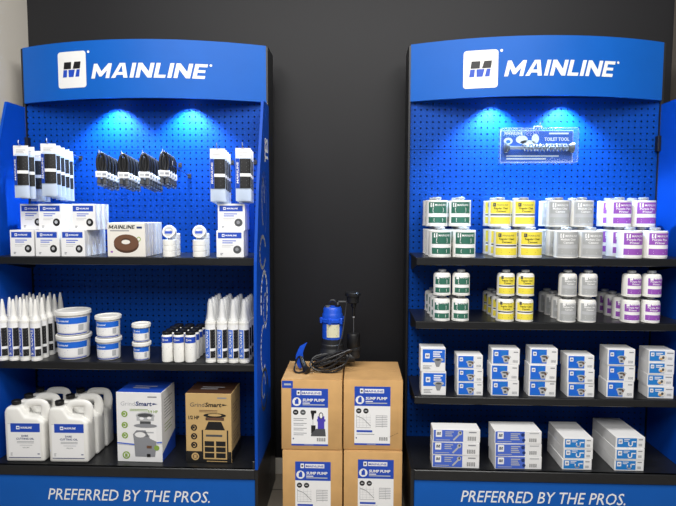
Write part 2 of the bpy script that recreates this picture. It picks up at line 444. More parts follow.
    for sx in wings:
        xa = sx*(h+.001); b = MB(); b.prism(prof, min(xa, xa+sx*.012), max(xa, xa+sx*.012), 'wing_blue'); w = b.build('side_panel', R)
        xi = sx*(h-.006)
        b = MB(); b.box(xi-.007, xi+.007, PEG-.03, PEG-.002, 1.655, 1.725, 'black_plastic', .002); b.build('bracket', w)
        b = MB(); b.box(xi-.006, xi+.006, -.05, -.02, deck+.002, deck+.035, 'black_plastic', .002); b.build('bracket', w)
        if mark and sx == 1:
            A = Art(); A.text('TES', .255, 1.60, .085, 'white_ink', 1, w=.11, align='L', rot=PI/2, bold=.04)
            def sw(pts, wd, m='light_grey_ink'): A.stroke(pts, wd, m, 1)
            def curve(cy, cz, ry, rz, a0, a1, wd, m='light_grey_ink'):
                sw([(cy+ry*math.cos(math.radians(a0+(a1-a0)*i/14)), cz+rz*math.sin(math.radians(a0+(a1-a0)*i/14))) for i in range(15)], wd, m)
            curve(.14, 1.41, .06, .14, -60, 140, .014, 'royal_ink'); curve(.12, 1.42, .03, .1, 0, 260, .012, 'light_grey_ink')
            curve(.1, 1.2, .07, .07, 20, 330, .016); curve(.13, .98, .08, .13, -70, 200, .02, 'white_ink'); curve(.15, .94, .04, .07, 0, 360, .012)
            curve(.1, .77, .06, .1, 80, 300, .016, 'white_ink'); curve(.12, .58, .08, .09, 0, 330, .016, 'dark_grey_ink'); curve(.1, .6, .04, .05, 0, 300, .012)
            part('graphic', A, side(xa+sx*.012, 1), w)['label'] = 'white vertical lettering and pale outlines on the blue panel'
    return R
LAMP = 48
LX0, LX1 = -1.572, -.430
RX0, RX1 = .240, 1.366
Z1L, Z2L, ZDL = 1.182, .726, .287
Z1R, Z2R, Z3R, ZDR = 1.188, .920, .597, .301
rack(LX0, LX1, (Z1L, Z2L), ZDL, (-1, 1), 'blue and black display rack on the left, holding white boxes, tubs and jugs',
     (58, 88.5, 88, 52), (92, 79, 207, 63.5), (47.5, 209.5, 501.5), (112, 186), True)
rack(RX0, RX1, (Z1R, Z2R, Z3R), ZDR, (1,), 'blue and black display rack on the right, holding coloured cans and small cartons',
     (463, 89, 497, 51), (503.5, 77, 617.5, 60.5), (461, 626, 504), (495, 566), False)
# ---------------------------------------------------------------- peg hooks
def hook_kind(L):
    b = MB(); b.tube([(0, -.004, 0), (0, -L, 0), (0, -L-.004, .006), (0, -L-.004, .018)], .002, 'grey_metal', 6)
    o = b.build('peg_hook'); p = MB(); p.box(-.009, .009, -.008, -.0045, -.012, .01, 'black_metal', .001); p.build('back_plate', o)
    return Kind(o)
HK = hook_kind(.285); HS = hook_kind(.235); SLOPE = .13
def hook(K, x, y, z, label):
    """hook whose rod passes through (x, y, z), tipped up towards the front"""
    o = K.put((x, PEG, z-SLOPE*(PEG-y)), label, 'hook', 'wire peg hooks'); o.rotation_euler = (-math.atan(SLOPE), 0, 0)
# ---------------------------------------------------------------- hanging poly bags
def bag():
    w, hh = .064, .214
    R = empty('poly_bag')
    b = MB(); V = []; F = []
    n = 8; rows = [(-hh, .002), (-hh+.01, .007), (-hh*.5, .009), (-.04, .007), (-.026, .002)]
    for z, t in rows:
        for k in range(n+1):
            x = -w/2+w*k/n; bul = (1-(2*k/n-1)**2); V.append((x, -t*bul-.001, z))
        for k in range(n+1):
            x = w/2-w*k/n; bul = (1-(2*k/n-1)**2); V.append((x, t*bul+.001, z))
    m = 2*(n+1)
    for i in range(len(rows)-1):
        for k in range(m): q = (k+1) % m; F.append((i*m+k, i*m+q, (i+1)*m+q, (i+1)*m+k))
    F.append(tuple(range(m-1, -1, -1))); F.append(tuple((len(rows)-1)*m+k for k in range(m)))
    b.add(V, F, 'poly_bag', True); b.build('pouch', R, ang=60)
    b = MB(); b.box(-w/2, w/2, -.002, .002, -.034, .008, 'white_card', .0008); 
    A = Art(); A.lines(-.02, -.012, .04, 3, .006, .0025, 'light_grey_ink', 1); b.art(A, front(-.002)); b.build('header_card', R)
    def surf(u, v, l): 
        k = 1-(2*u/w)**2; return (u, -.0095*max(k, 0)-.002-l*EPS, v)
    A = Art(); A.rect(-.031, -.16, -.014, -.036, 'blue_ink', 1, 3); A.rect(-.013, -.16, .0315, -.036, 'black_ink', 1, 6)
    A.text('MAINLINE', -.0185, -.14, .009, 'white_ink', 2, w=.09, align='L', rot=PI/2, bold=.02, shear=.1)
    A.rect(-.013, -.111, .0315, -.098, 'white_ink', 2, 6); A.lines(-.008, -.106, .028, 1, .01, .003, 'grey_ink', 3)
    for z in (-.05, -.066, -.082, -.124, -.142): A.lines(-.007, z, .03, 2, .006, .0032, 'dark_grey_ink', 2)
    part('label', A, surf, R)
    return Kind(R)
BG = bag()
def hang_bags(name, px, py, ys, offs, cat='bag', where=''):
    y0 = ys[0]
    x, z = at(px, py, y0)
    hook(HK, x, y0, z-.003, f'wire peg hook {where}, holding bags')
    for i, y in enumerate(ys):
        xo = offs[i] if offs else 0
        BG.put((x+xo, y, z-.0125-SLOPE*(y-y0)), f'black and blue hanging bag {where}, {ROW[i]} back', cat, 'hanging printed bags', rz=random.uniform(-.08, .08)+.05)
hang_bags('a', 20.5, 144.5, (.03, .055, .125, .15), (0, .012, .012, .02), where='nearest the left side panel')
hang_bags('b', 48, 142.5, (.025, .06, .095, .13, .165), None, where='just left of the black looped hoses')
hang_bags('c', 217.5, 147.5, (.03, .062, .094, .126), None, where='right of the black looped hoses')
hang_bags('d', 243, 147, (.03, .06, .09), None, where='nearest the right side panel')
# ---------------------------------------------------------------- looped hoses
def loop_hose():
    R = empty('looped_hose')
    b = MB(); pts = []
    for i in range(28):
        a = 2*PI*i/28; pts.append((.0175*math.sin(a), .0, -.046+.046*math.cos(a)))
    b.tube(pts, .0065, 'rubber', 8, True); b.tube([(p[0]*.3, p[1]+.003, -.046+(p[2]+.046)*.62) for p in pts], .006, 'rubber', 8, True); b.build('hose', R)
    b = MB(); b.box(-.026, .022, -.0095, .0085, -.104, -.078, 'white_card', .002, 2)
    A = Art(); A.rect(-.021, -.096, -.004, -.086, 'light_grey_ink', 1); A.rect(.001, -.096, .017, -.086, 'grey_ink', 1); b.art(A, front(-.0095)); b.build('tag', R)
    for sx in (-.012, .012):
        b = MB(); b.lathe([(.004, -.105), (.0075, -.106), (.0075, -.117), (.0092, -.118), (.0092, -.13), (.006, -.132)], 'dark_grey_ink', 8, (sx, 0, 0)); b.lathe([(.005, -.133), (.0075, -.134), (.0075, -.14), (.004, -.141)], 'grey_metal', 8, (sx, 0, 0)); b.build('coupling', R)
    return Kind(R)
LH = loop_hose()
for gi, (px, py, n, nm) in enumerate(((98.5, 152.5, 5, 'leftmost'), (121, 153.5, 5, 'second'), (142, 153, 6, 'third'), (162, 151.5, 4, 'rightmost'))):
    x, z = at(px, py, .06)
    w = f'{nm} of the four hose hooks' if gi in (0, 3) else f'{nm} from left of the four hose hooks'
    hook(HS, x, .085, z-.009, f'wire peg hook, {w}')
    for i in range(n):
        LH.put((x, .085+i*.031, z-.0005-SLOPE*i*.031), f'black looped hose, {ROW[i]} back, {w}', 'hose', 'black looped hoses', rz=.5+random.uniform(-.12, .12))
xh, zh = at(177, 168, .12)
hook(HS, xh, .12, zh, 'empty wire peg hook right of the black looped hoses')
# ---------------------------------------------------------------- gasket cartons
def gasket_box(w, h, d, ring, lead):
    b = MB(); b.box(-w/2, w/2, 0, d, 0, h, 'white_card', .0012); o = b.build('gasket_carton')
    A = Art(); A.rect(-w/2+.001, .001, w/2-.001, h-.001, 'white_card', .4); A.rect(-w*.44, h*.71, w*.42, h*.93, 'blue_ink', 1); A.brand(-w*.02, h*.82, w*.55, h*.1)
    A.lines(-w*.28, h*.6, w*.5, 2, h*.075, h*.035, 'royal_ink', 1); A.lines(-w*.3, h*.44, w*.42, 2, h*.06, h*.018, 'light_grey_ink', 1)
    A.ell(w*.26, h*.29, w*.15, h*.15, ring, 1, 20); A.ell(w*.25, h*.3, w*.065, h*.065, lead, 2); A.lines(-w*.36, h*.13, w*.1, 2, h*.05, h*.03, 'grey_ink', 1)
    part('print', A, front(0), o); return Kind(o)
GB = gasket_box(.104, .113, .03, 'black_ink', 'light_grey_ink')
cols = ((22.3, 'left'), (47.6, 'middle'), (73.2, 'right'))
for c, (px, cn) in enumerate(cols):
    n = 6 if c == 2 else 5
    for i in range(n):
        GB.put((X(px, .03), .03+i*.0325, Z1L+.0005), f'white gasket carton in the left pile, bottom layer, {cn} column, {ROW[i]} back', 'box', 'gasket cartons at the left', rz=random.uniform(-.01, .01))
for px, y0, n, cn in ((33.2, .105, 3, 'left'), (51.5, .062, 4, 'middle'), (84.6, .05, 4, 'right')):
    for i in range(n):
        GB.put((X(px, y0), y0+i*.0325, Z1L+.114), f'white gasket carton in the left pile, top layer, {cn} column, {ROW[i]} back', 'box', 'gasket cartons at the left', rz=random.uniform(-.01, .01))
GB2 = gasket_box(.117, .114, .03, 'dark_grey_ink', 'grey_ink')
for px, y0, lay, z in ((230.2, .03, 'bottom', Z1L+.0005), (231.8, .05, 'top', Z1L+.115)):
    for i in range(3):
        GB2.put((X(px, y0), y0+i*.0325, z), f'white carton with a grey disc picture, {lay} of the right-hand pair, {ROW[i]} back', 'box', 'cartons at the right end of the upper left shelf', rz=.02)
# wax-ring cartons
def wax_box():
    w, h, d = .165, .146, .036
    b = MB(); b.box(-w/2, w/2, 0, d, 0, h, 'cream_card', .0012); o = b.build('wax_ring_carton')
    A = Art(); A.block('MAINLINE', -w*.46, h*.82, h*.11, w*.7, 'black_ink', 1); A.rect(w*.28, h*.83, w*.42, h*.89, 'navy_ink', 1)
    A.lines(-w*.42, h*.75, w*.5, 1, .01, h*.03, 'grey_ink', 1)
    A.ell(0, h*.36, w*.33, h*.25, 'brown_dark_ink', 1, 24); A.ell(0, h*.42, w*.33, h*.24, 'brown_ink', 2, 24); A.ell(-w*.01, h*.46, w*.125, h*.09, 'brown_dark_ink', 3, 20); A.ell(-w*.01, h*.435, w*.115, h*.065, 'cream_card', 4, 20)
    A.ell(w*.33, h*.52, w*.055, h*.07, 'leaf_ink', 1); A.ell(w*.33, h*.52, w*.035, h*.045, 'cream_card', 2); A.rect(-w*.42, h*.12, -w*.36, h*.17, 'purple_ink', 1)
    part('print', A, front(0), o); return Kind(o)
WX = wax_box()
for i in range(5):
    WX.put((X(126.6, .03), .03+i*.041, Z1L+.0005), f'large white carton with a brown wax ring picture, {ROW[i]} in its row', 'box', 'wax ring cartons', rz=random.uniform(-.012, .012))
# tape rolls
def tape():
    r, t = .0285, .0245
    b = MB(); b.lathe([(r*.3, 0), (r-.002, 0), (r, .002), (r, t-.002), (r-.002, t), (r*.3, t)], 'white_plastic', 24); o = b.build('tape_roll')
    A = Art(); A.ell(0, 0, r*.72, r*.72, 'light_grey_ink', 1, 20); A.rect(-r*.55, -r*.35, r*.55, r*.05, 'blue_ink', 2); A.lines(-r*.4, r*.25, r*.8, 2, r*.2, r*.08, 'white_ink', 2)
    part('label', A, topf(t), o); return Kind(o)
TP = tape()
for px, nm, fan in ((170, 'left', .0), (200, 'right', .25)):
    for k in range(3):
        TP.put((X(px, .05), .045, Z1L+.0005+k*.0249), f'white tape roll lying in the {nm} front stack, {["bottom","second","third"][k]} up', 'tape', 'white tape rolls')
    for k in range(4):
        TP.put((X(px, .05)-.002, .106, Z1L+.0005+k*.0249), f'white tape roll in the {nm} rear stack, {["bottom","second","third","top"][k]} up', 'tape', 'white tape rolls')
    o = TP.put((X(px, .05)+.001, .03, 0), f'white tape roll standing on edge on top of the {nm} stack', 'tape', 'white tape rolls')
    t = math.radians(74-10*fan); o.rotation_euler = (t, 0, 0)
    o.location = (X(px, .05)+.001, .058, Z1L+.0005+3*.0249+.0285*math.sin(t)+.0006)
# ---------------------------------------------------------------- silicone tubes
def silicone(wrapd):
    r, h = .0232, .178; R = empty('silicone_tube')
    b = MB(); b.lathe([(r-.002, 0), (r, .001), (r, .01), (r-.001, .011), (r-.001, h-.012), (r, h-.011), (r, h-.001), (r-.002, h)], 'white_plastic', 24); b.build('barrel', R)
    b = MB(); b.lathe([(r-.003, h), (r-.004, h+.006), (.0145, h+.014), (.0125, h+.018), (.0112, h+.04), (.008, h+.066), (.0042, h+.088), (.003, h+.091)], 'white_plastic', 14); b.build('nozzle', R)
    A = Art(); A.rect(-r*1.3, .02, r*1.35, .166, 'white_ink', 1, 16)
    A.rect(-r*.95, .022, r*.12, .145, 'bright_blue_ink' if wrapd else 'blue_ink', 2, 6)
    A.text('SILICONE', -r*.14, .027, r*.56, 'white_ink', 3, w=.112, align='L', rot=PI/2, bold=.03)
    A.rect(r*.22, .064, r*1.2, .145, 'black_ink', 2, 7); A.rect(r*.22, .022, r*1.2, .052, 'black_ink', 2, 7)
    for k in range(5):
        A.lines(r*.32, .136-k*.0145, r*.75, 2, .0045, .0022, 'grey_ink', 3)
    A.lines(r*.32, .044, r*.7, 3, .006, .002, 'grey_ink', 3); A.lines(-r*.8, .158, r*1.5, 2, .006, .002, 'light_grey_ink', 2)
    part('label', A, wrap(r), R)
    if wrapd:
        b = MB(); b.lathe([(r*.97, h+.001), (r*.85, h+.014), (.0165, h+.03), (.0145, h+.05), (.0125, h+.08), (.007, h+.098)], 'film', 12, caps=False); b.build('film', R)
    return Kind(R)
SL = silicone(False)
NUM = ['leftmost', 'second', 'third', 'rightmost']
for c, px in enumerate((4.4, 15.2, 26.1, 37.2)):
    for r_ in range(5):
        SL.put((X(px, .03, 345), .027+r_*.0495, Z2L+.0005), f'silicone tube in the cluster left of the tubs, {NUM[c]} column, {ROW[r_]} back', 'tube', 'silicone tubes at the left', rz=random.uniform(-.12, .12))
SL2 = silicone(True)
for c, px in enumerate((211.6, 223, 234.2, 245)):
    for r_ in range(4):
        SL2.put((X(px, .045, 345), .035+r_*.0495, Z2L+.0005), f'film-wrapped silicone tube right of the bottles, {NUM[c]} column, {ROW[r_]} back', 'tube', 'wrapped silicone tubes at the right', rz=random.uniform(-.1, .1))
# ---------------------------------------------------------------- putty tubs
def tub(r0, r1, h):
    R = empty('putty_tub')
    b = MB(); b.lathe([(r0-.003, 0), (r0, .003), (r1-.003, h-.016), (r1-.003, h-.012)], 'white_plastic', 40); b.build('tub_body', R)
    b = MB(); L = .016; b.lathe([(r1-.001, h-L), (r1+.003, h-L+.001), (r1+.003, h-.003), (r1+.001, h), (r1-.004, h), (r1-.006, h-.0035), (.002, h-.0035)], 'white_plastic', 40); b.build('lid', R)
    A = Art(); a = r0*1.35
    A.rect(-a, h*.5, a, h*.76, 'bright_blue_ink', 1, 20); A.rect(-a, h*.14, a, h*.5, 'white_ink', 1, 20); A.rect(-a, h*.06, a, h*.1, 'blue_ink', 1, 20)
    A.brand(-r0*.3, h*.62, r0*.9, h*.1); A.lines(-r0*.7, h*.4, r0*.8, 2, h*.08, h*.04, 'royal_ink', 2); A.lines(-r0*.7, h*.24, r0*.6, 2, h*.05, h*.018, 'grey_ink', 2)
    A.rect(r0*.7, h*.2, r0*1.05, h*.46, 'light_grey_ink', 2, 3)
    part('label', A, wrap(r0+.0008, r1-.0018, h-.014, 0), R); return Kind(R)
for (px, r0, r1, h, nm, y) in ((74.3, .063, .0715, .1065, 'large', .09), (109, .047, .0525, .097, 'medium-sized', .075), (141.8, .0325, .0375, .081, 'small', .06)):
    T = tub(r0, r1, h)
    for k in range(2): T.put((X(px, y, 345), y, Z2L+.0005+k*(h+.0004)), f'{nm} white putty tub with blue band, {["bottom","top"][k]} of its stack of two', 'tub', f'{nm} putty tubs', rz=.08*k)
# ---------------------------------------------------------------- bottles
def bottle():
    r = .0236; R = empty('squeeze_bottle')
    b = MB(); b.lathe([(r-.003, 0), (r, .003), (r, .112), (r-.003, .119), (r-.005, .121)], 'white_plastic', 24); b.build('bottle_body', R)
    b = MB(); b.lathe([(r-.0035, .1205), (r-.0025, .122), (r-.0025, .131), (r-.0045, .133), (.002, .133)], 'black_plastic', 24); b.build('cap', R)
    A = Art(); A.rect(-r*1.4, .086, r*1.4, .112, 'blue_ink', 1, 14); A.brand(-.002, .099, r*1.1, .009); A.lines(-r*.6, .066, r*1.1, 2, .008, .0035, 'grey_ink', 1); A.lines(-r*.6, .04, r*1.2, 2, .012, .002, 'light_grey_ink', 1)
    part('label', A, wrap(r), R); return Kind(R)
BT = bottle()
for c, px in enumerate((167.6, 179.2, 190.8)):
    for r_ in range(4): BT.put((X(px, .035, 345), .033+r_*.0515, Z2L+.0005), f'white bottle with black cap and blue band, {["left","middle","right"][c]} column, {ROW[r_]} row', 'bottle', 'white bottles with black caps', rz=random.uniform(-.15, .15))
# ---------------------------------------------------------------- jugs
def rounded(pts):
    out = []; n = len(pts)
    for i, (x, z, r) in enumerate(pts):
        p = Vector((x, z)); a = Vector(pts[i-1][:2])-p; c = Vector(pts[(i+1) % n][:2])-p
        if r <= 0: out.append((x, z)); continue
        a.normalize(); c.normalize(); ang = a.angle(c); d = r/math.tan(ang/2); p0 = p+a*d; p1 = p+c*d
        for k in range(7):
            t = k/6; q = p0*(1-t)**2+p*2*t*(1-t)+p1*t*t; out.append((q.x, q.y))
    return out
def jug():
    R = empty('oil_jug'); D2 = .037
    out = [(-.086, 0), (.086, 0), (.086, .178), (.062, .197), (.006, .2), (-.02, .244), (-.076, .244), (-.087, .222)]
    bm = bmesh.new(); n = len(out)
    va = [bm.verts.new((x, -D2, z)) for x, z in out]; vb = [bm.verts.new((x, D2, z)) for x, z in out]
    bm.faces.new(va); bm.faces.new(vb[::-1])
    for i in range(n): bm.faces.new((va[i], vb[i], vb[(i+1) % n], va[(i+1) % n]))
    bmesh.ops.recalc_face_normals(bm, faces=bm.faces[:]); bmesh.ops.bevel(bm, geom=bm.edges[:], offset=.0125, segments=4, affect='EDGES', profile=.5, clamp_overlap=True)
    bm.verts.index_update(); b = MB()
    for f in bm.faces: pass
    b.add([v.co[:] for v in bm.verts], [[v.index for v in f.verts] for f in bm.faces], 'white_plastic', True); bm.free()
    hp = spline([(-.012, 0, .205), (-.01, 0, .232), (.002, 0, .2495), (.034, 0, .2535), (.062, 0, .2515), (.0755, 0, .238), (.0762, 0, .2), (.064, 0, .155)], 5)
    b.tube(hp, [.0088+.0022*max(0, min(1, (i-20)/8)) for i in range(len(hp))], 'white_plastic', 12, sy=1.9)
    b.build('jug_body', R, ang=40)
    b = MB(); b.lathe([(.018, .2475), (.019, .249), (.019, .262), (.017, .264), (.002, .264)], 'black_plastic', 20, (-.051, 0, 0)); b.build('cap', R)
    A = Art(); A.rect(-.07, .02, .07, .17, 'white_ink', 1); A.rect(-.058, .135, .07, .174, 'blue_ink', 2); A.brand(.002, .155, .07, .015, 3)
    A.text('DARK', .004, .114, .0085, 'navy_ink', 2, bold=.03); A.text('CUTTING OIL', .004, .101, .0085, 'navy_ink', 2, bold=.03, w=.078); A.lines(-.032, .092, .074, 2, .006, .002, 'grey_ink', 2, False); A.lines(-.02, .076, .055, 1, .006, .0015, 'grey_ink', 2); A.text('GALLON', .006, .064, .005, 'dark_grey_ink', 2)
    A.lines(-.062, .04, .01, 3, .005, .003, 'light_grey_ink', 2); A.rect(.056, .036, .066, .04, 'navy_ink', 2); A.rect(-.07, .02, .07, .023, 'navy_ink', 2); A.rect(-.07, .171, -.06, .1725, 'light_grey_ink', 2)
    part('label', A, front(-D2), R); return Kind(R)
JG = jug()
for c, (px, dx) in enumerate(((26.3, 0), (69.7, 0))):
    for r_ in range(3): JG.put((X(px, -.01, 440)+(.004*r_), .012+r_*.082, ZDL+.0005), f'white cutting oil jug with black cap, {["left","right"][c]} column, {["front","middle","rear"][r_]} of three', 'jug', 'cutting oil jugs', rz=.02)
# ---------------------------------------------------------------- disposal cartons
def disposal(kraft):
    w, h, d = .2, .309, .16
    base = 'kraft_ink' if kraft else 'white_card'
    b = MB(); b.box(-w/2, w/2, 0, d, 0, h, base, .002); o = b.build('disposal_carton')
    ink = 'black_ink' if kraft else 'navy_ink'
    A = Art(); A.rect(-w/2+.001, .001, w/2-.001, h-.001, base, .4)
    A.text('Grind', -w*.4, h*.81, h*.058, 'dark_grey_ink' if kraft else 'light_grey_ink', 2, w=w*.32, align='L', shear=.1); A.text('Smart', -w*.07, h*.81, h*.062, ink, 2, w=w*.36, align='L', bold=.03, shear=.12); A.poly([(w*.3, h*.825), (w*.42, h*.84), (w*.31, h*.855)], ink, 2)
    A.lines(-w*.2, h*.755, w*.4, 2, h*.02, h*.008, 'brown_ink' if kraft else 'leaf_ink', 2, False); A.lines(w*.2, h*.93, w*.2, 1, .01, h*.018, 'grey_ink', 2)
    if kraft:
        A.text('1/2 HP', -w*.44, h*.63, h*.05, ink, 2, w=w*.24, align='L', bold=.03); A.rect(-w/2+.001, .001, w/2-.001, h*.17, 'black_ink', 1)
        B, Bl, G, Wt = 'black_ink', 'kraft_ink', 'brown_ink', 'kraft_ink'
    else:
        A.text('3/4 HP', w*.2, h*.71, h*.04, 'leaf_ink', 2, w=w*.22, align='L', bold=.02); A.stroke([(-w*.49, h*.27), (-w*.1, h*.25), (w*.49, h*.29)], .006, 'royal_ink', 1); A.stroke([(-w*.49, h*.25), (-w*.1, h*.235), (w*.49, h*.27)], .003, 'light_grey_ink', 1)
        B, Bl, G, Wt = 'dark_grey_ink', 'light_grey_ink', 'grey_ink', 'white_ink'
    for z in (.51, .385, .26) if kraft else (.69, .53, .38):
        A.ell(-w*.32, h*z, w*.07, w*.07, ink if kraft else 'leaf_ink', 3); A.ell(-w*.32, h*z, w*.035, w*.045, base, 4); A.rect(-w*.35, h*z-.004, -w*.3, h*z+.006, ink if kraft else 'leaf_ink', 5)
    A.ell(-w*.3, h*.095, w*.085, w*.085, Bl if kraft else 'leaf_ink', 3); A.ell(-w*.3, h*.095, w*.055, w*.055, 'brown_ink' if kraft else 'white_ink', 4); A.rect(-w*.33, h*.07, -w*.27, h*.12, Bl if kraft else 'leaf_ink', 5)
    cu = w*.14
    if kraft:
        A.ell(cu, h*.69, w*.25, h*.032, B, 3); A.ell(cu, h*.695, w*.15, h*.018, Bl, 4); A.rect(cu-w*.2, h*.62, cu+w*.2, h*.66, B, 3); A.ell(cu, h*.64, w*.21, h*.02, G, 4)
        A.poly([(cu-w*.22, h*.48), (cu+w*.22, h*.48), (cu+w*.14, h*.6), (cu-w*.14, h*.6)], B, 3)
        A.rect(cu-w*.29, h*.06, cu+w*.29, h*.48, Bl, 3); A.rect(cu-w*.29, h*.06, cu-w*.26, h*.48, B, 4); A.rect(cu+w*.26, h*.06, cu+w*.29, h*.48, B, 4)
        for k in range(3): A.rect(cu-w*.23, h*(.08+k*.085), cu-w*.02, h*(.15+k*.085), B, 4); A.rect(cu+w*.02, h*(.08+k*.085), cu+w*.23, h*(.15+k*.085), B, 4)
        A.lines(cu-w*.2, h*.385, w*.36, 1, .01, h*.03, 'dark_grey_ink', 4); A.lines(-w*.05, h*.025, w*.45, 1, .01, h*.01, 'kraft_ink', 3)
    else:
        A.ell(cu, h*.67, w*.21, h*.05, Bl, 3); A.ell(cu, h*.675, w*.17, h*.03, B, 4); A.rect(cu-w*.19, h*.6, cu+w*.19, h*.655, Bl, 4); A.ell(cu-w*.08, h*.63, w*.05, h*.02, 'white_ink', 5); A.ell(cu+w*.09, h*.64, w*.05, h*.02, 'white_ink', 5)
        A.rect(cu-w*.12, h*.545, cu+w*.12, h*.59, B, 3); A.ell(cu, h*.525, w*.26, h*.03, G, 4)
        A.rect(cu-w*.22, h*.26, cu+w*.24, h*.5, Wt, 3); A.lines(cu-w*.2, h*.42, w*.38, 2, h*.05, h*.02, 'light_grey_ink', 4)
        A.poly([(cu-w*.24, h*.08), (cu+w*.2, h*.08), (cu+w*.24, h*.3), (cu+w*.1, h*.34), (cu, h*.46), (cu-w*.2, h*.46), (cu-w*.28, h*.4), (cu-w*.26, h*.3)], G, 4); A.ell(cu-w*.12, h*.395, w*.12, h*.04, base, 5)
        A.rect(cu+w*.02, h*.075, cu+w*.1, h*.12, 'black_ink', 5); A.rect(cu+w*.02, h*.2, cu+w*.13, h*.24, 'brown_ink', 5); A.ell(cu+w*.24, h*.21, w*.06, w*.06, 'leaf_ink', 5)
    part('print', A, front(0), o)
    A = Art()
    if kraft:
        A.rect(.002, .002, d-.002, h*.17, 'black_ink', 1); A.lines(d*.2, h*.8, d*.5, 6, h*.05, h*.012, 'brown_ink', 1); A.lines(d*.2, h*.4, d*.6, 4, h*.05, h*.012, 'brown_ink', 1)
    else:
        A.poly([(.002, .002), (d-.002, .002), (d-.002, h*.3), (.002, h*.12)], 'blue_ink', 1); A.lines(d*.2, h*.86, d*.6, 7, h*.045, h*.012, 'grey_ink', 1); A.lines(d*.2, h*.5, d*.6, 3, h*.05, h*.012, 'leaf_ink', 1)
    part('side_print', A, side(w/2), o)
    A = Art(); A.rect(-w/2+.002, .002, w/2-.002, d-.002, 'brown_dark_ink' if kraft else 'blue_ink', 1); A.lines(-w*.25, d*.5, w*.5, 2, d*.15, d*.06, 'light_grey_ink', 2)
    part('top_print', A, topf(h), o); return Kind(o)
disposal(False).put((X(139.3, .0, 430), .0, ZDL+.0005), 'white carton with a blue top and a grey disposer picture', 'box', None, rz=-.02)
disposal(True).put((X(208.6, .0, 430), .0, ZDL+.0005), 'brown kraft carton with a black disposer picture and black lower band', 'box', None, rz=-.02)
# ---------------------------------------------------------------- cans
def can(r, h, ink, words, txt, small, layout):
    R = empty('cement_can')
    b = MB(); b.lathe([(r-.002, 0), (r, .001), (r, .005), (r-.001, .006), (r-.001, h-.012 if small else h-.005), (r if not small else r-.003, h-.004), (r-.0015 if not small else r-.009, h), (r-.004 if not small else r-.012, h), (.02, h+.001)], 'white_plastic' if ink != 'light_grey_ink' else 'tin', 32, caps=False)
    b.lathe([(.001, 0), (r-.002, 0)], 'tin', 32, caps=False); b.build('can_body', R)
    k = .021 if not small else .017
    b = MB(); b.lathe([(k-.004, h), (k-.004, h+.004), (k, h+.005), (k, h+.012), (k-.003, h+.014), (.002, h+.014)], 'tin', 20); b.build('cap', R)
    A = Art(); a = r*1.02; H = h-(.014 if small else .006)
    if layout == 'yellow':
        A.rect(-a, .007, a, H, 'white_ink', 1, 16); A.rect(-a, h*.5, a, H, ink, 2, 16); A.rect(-a, h*.1, a, h*.36, ink, 2, 16); A.rect(-a*.98, h*.42, a*.98, h*.47, 'black_ink', 2, 16)
        A.rrect(-a*.72, h*.76, -a*.45, h*.9, r*.03, 'dark_grey_ink', 3); A.text('MAINLINE', -a*.35, h*.79, h*.06, 'dark_grey_ink', 3, w=a*.95, align='L')
        for i, t in enumerate(words): A.text(t, 0, h*(.66-.115*i), h*.075, 'black_ink', 3, w=a*(1.25 if i == 0 else .8), bold=.02)
        A.lines(-a*.45, h*.27, a*.9, 2, h*.08, h*.03, 'brown_ink', 3)
    else:
        A.rect(-a, .007, a, H, 'white_ink' if ink != 'silver_ink' else 'light_grey_ink', 1, 16); A.rect(-a*.86, h*.5, a*.92, H-.002, ink, 2, 16); A.rect(-a*.86, h*.13, a*.92, h*.36, ink, 2, 16)
        A.rrect(-a*.66, h*.74, -a*.36, h*.9, r*.03, txt, 3); A.text('MAINLINE', -a*.26, h*.78, h*.075, txt, 3, w=a*1.0, align='L', bold=.01)
        for i, t in enumerate(words): A.text(t, 0, h*(.65-.115*i), h*.075, txt, 3, w=a*(1.25 if i == 0 else .8), bold=.02)
        if not words:
            A.rrect(-a*.45, h*.53, a*.5, h*.72, r*.1, txt, 3); A.lines(-a*.4, h*.66, a*.8, 2, h*.07, h*.035, ink, 4, False)
        A.rrect(-a*.35, h*.18, a*.45, h*.31, r*.05, txt, 3) if not words else A.lines(-a*.5, h*.26, a*1.0, 2, h*.08, h*.03, txt, 3)
        A.lines(-a*.8, h*.44, a*1.6, 1, .01, h*.02, 'grey_ink', 3)
    A.lines(-a*.8, h*.065, a*1.6, 1, .01, h*.02, 'light_grey_ink', 3)
    part('label', A, wrap(r), R); return Kind(R)
CANS = (('green', 'green_ink', (), 'white_ink', 'green', (439.6, 463.7), (441, 459.8)),
        ('yellow', 'yellow_ink', ('Regular Clear', 'Cement'), 'black_ink', 'yellow', (505, 529.7), (504.2, 523.5)),
        ('grey', 'silver_ink', ('Medium Clear', 'Cement'), 'white_ink', 'grey', (565.3, 589.8), (565.6, 585.8)),
        ('purple', 'purple_ink', ('Purple Pipe', 'Primer'), 'white_ink', 'purple', (628.8, 653.8), (628.8, 648.8)))
RB, HBIG, RS, HSM = .0485, .113, .037, .094
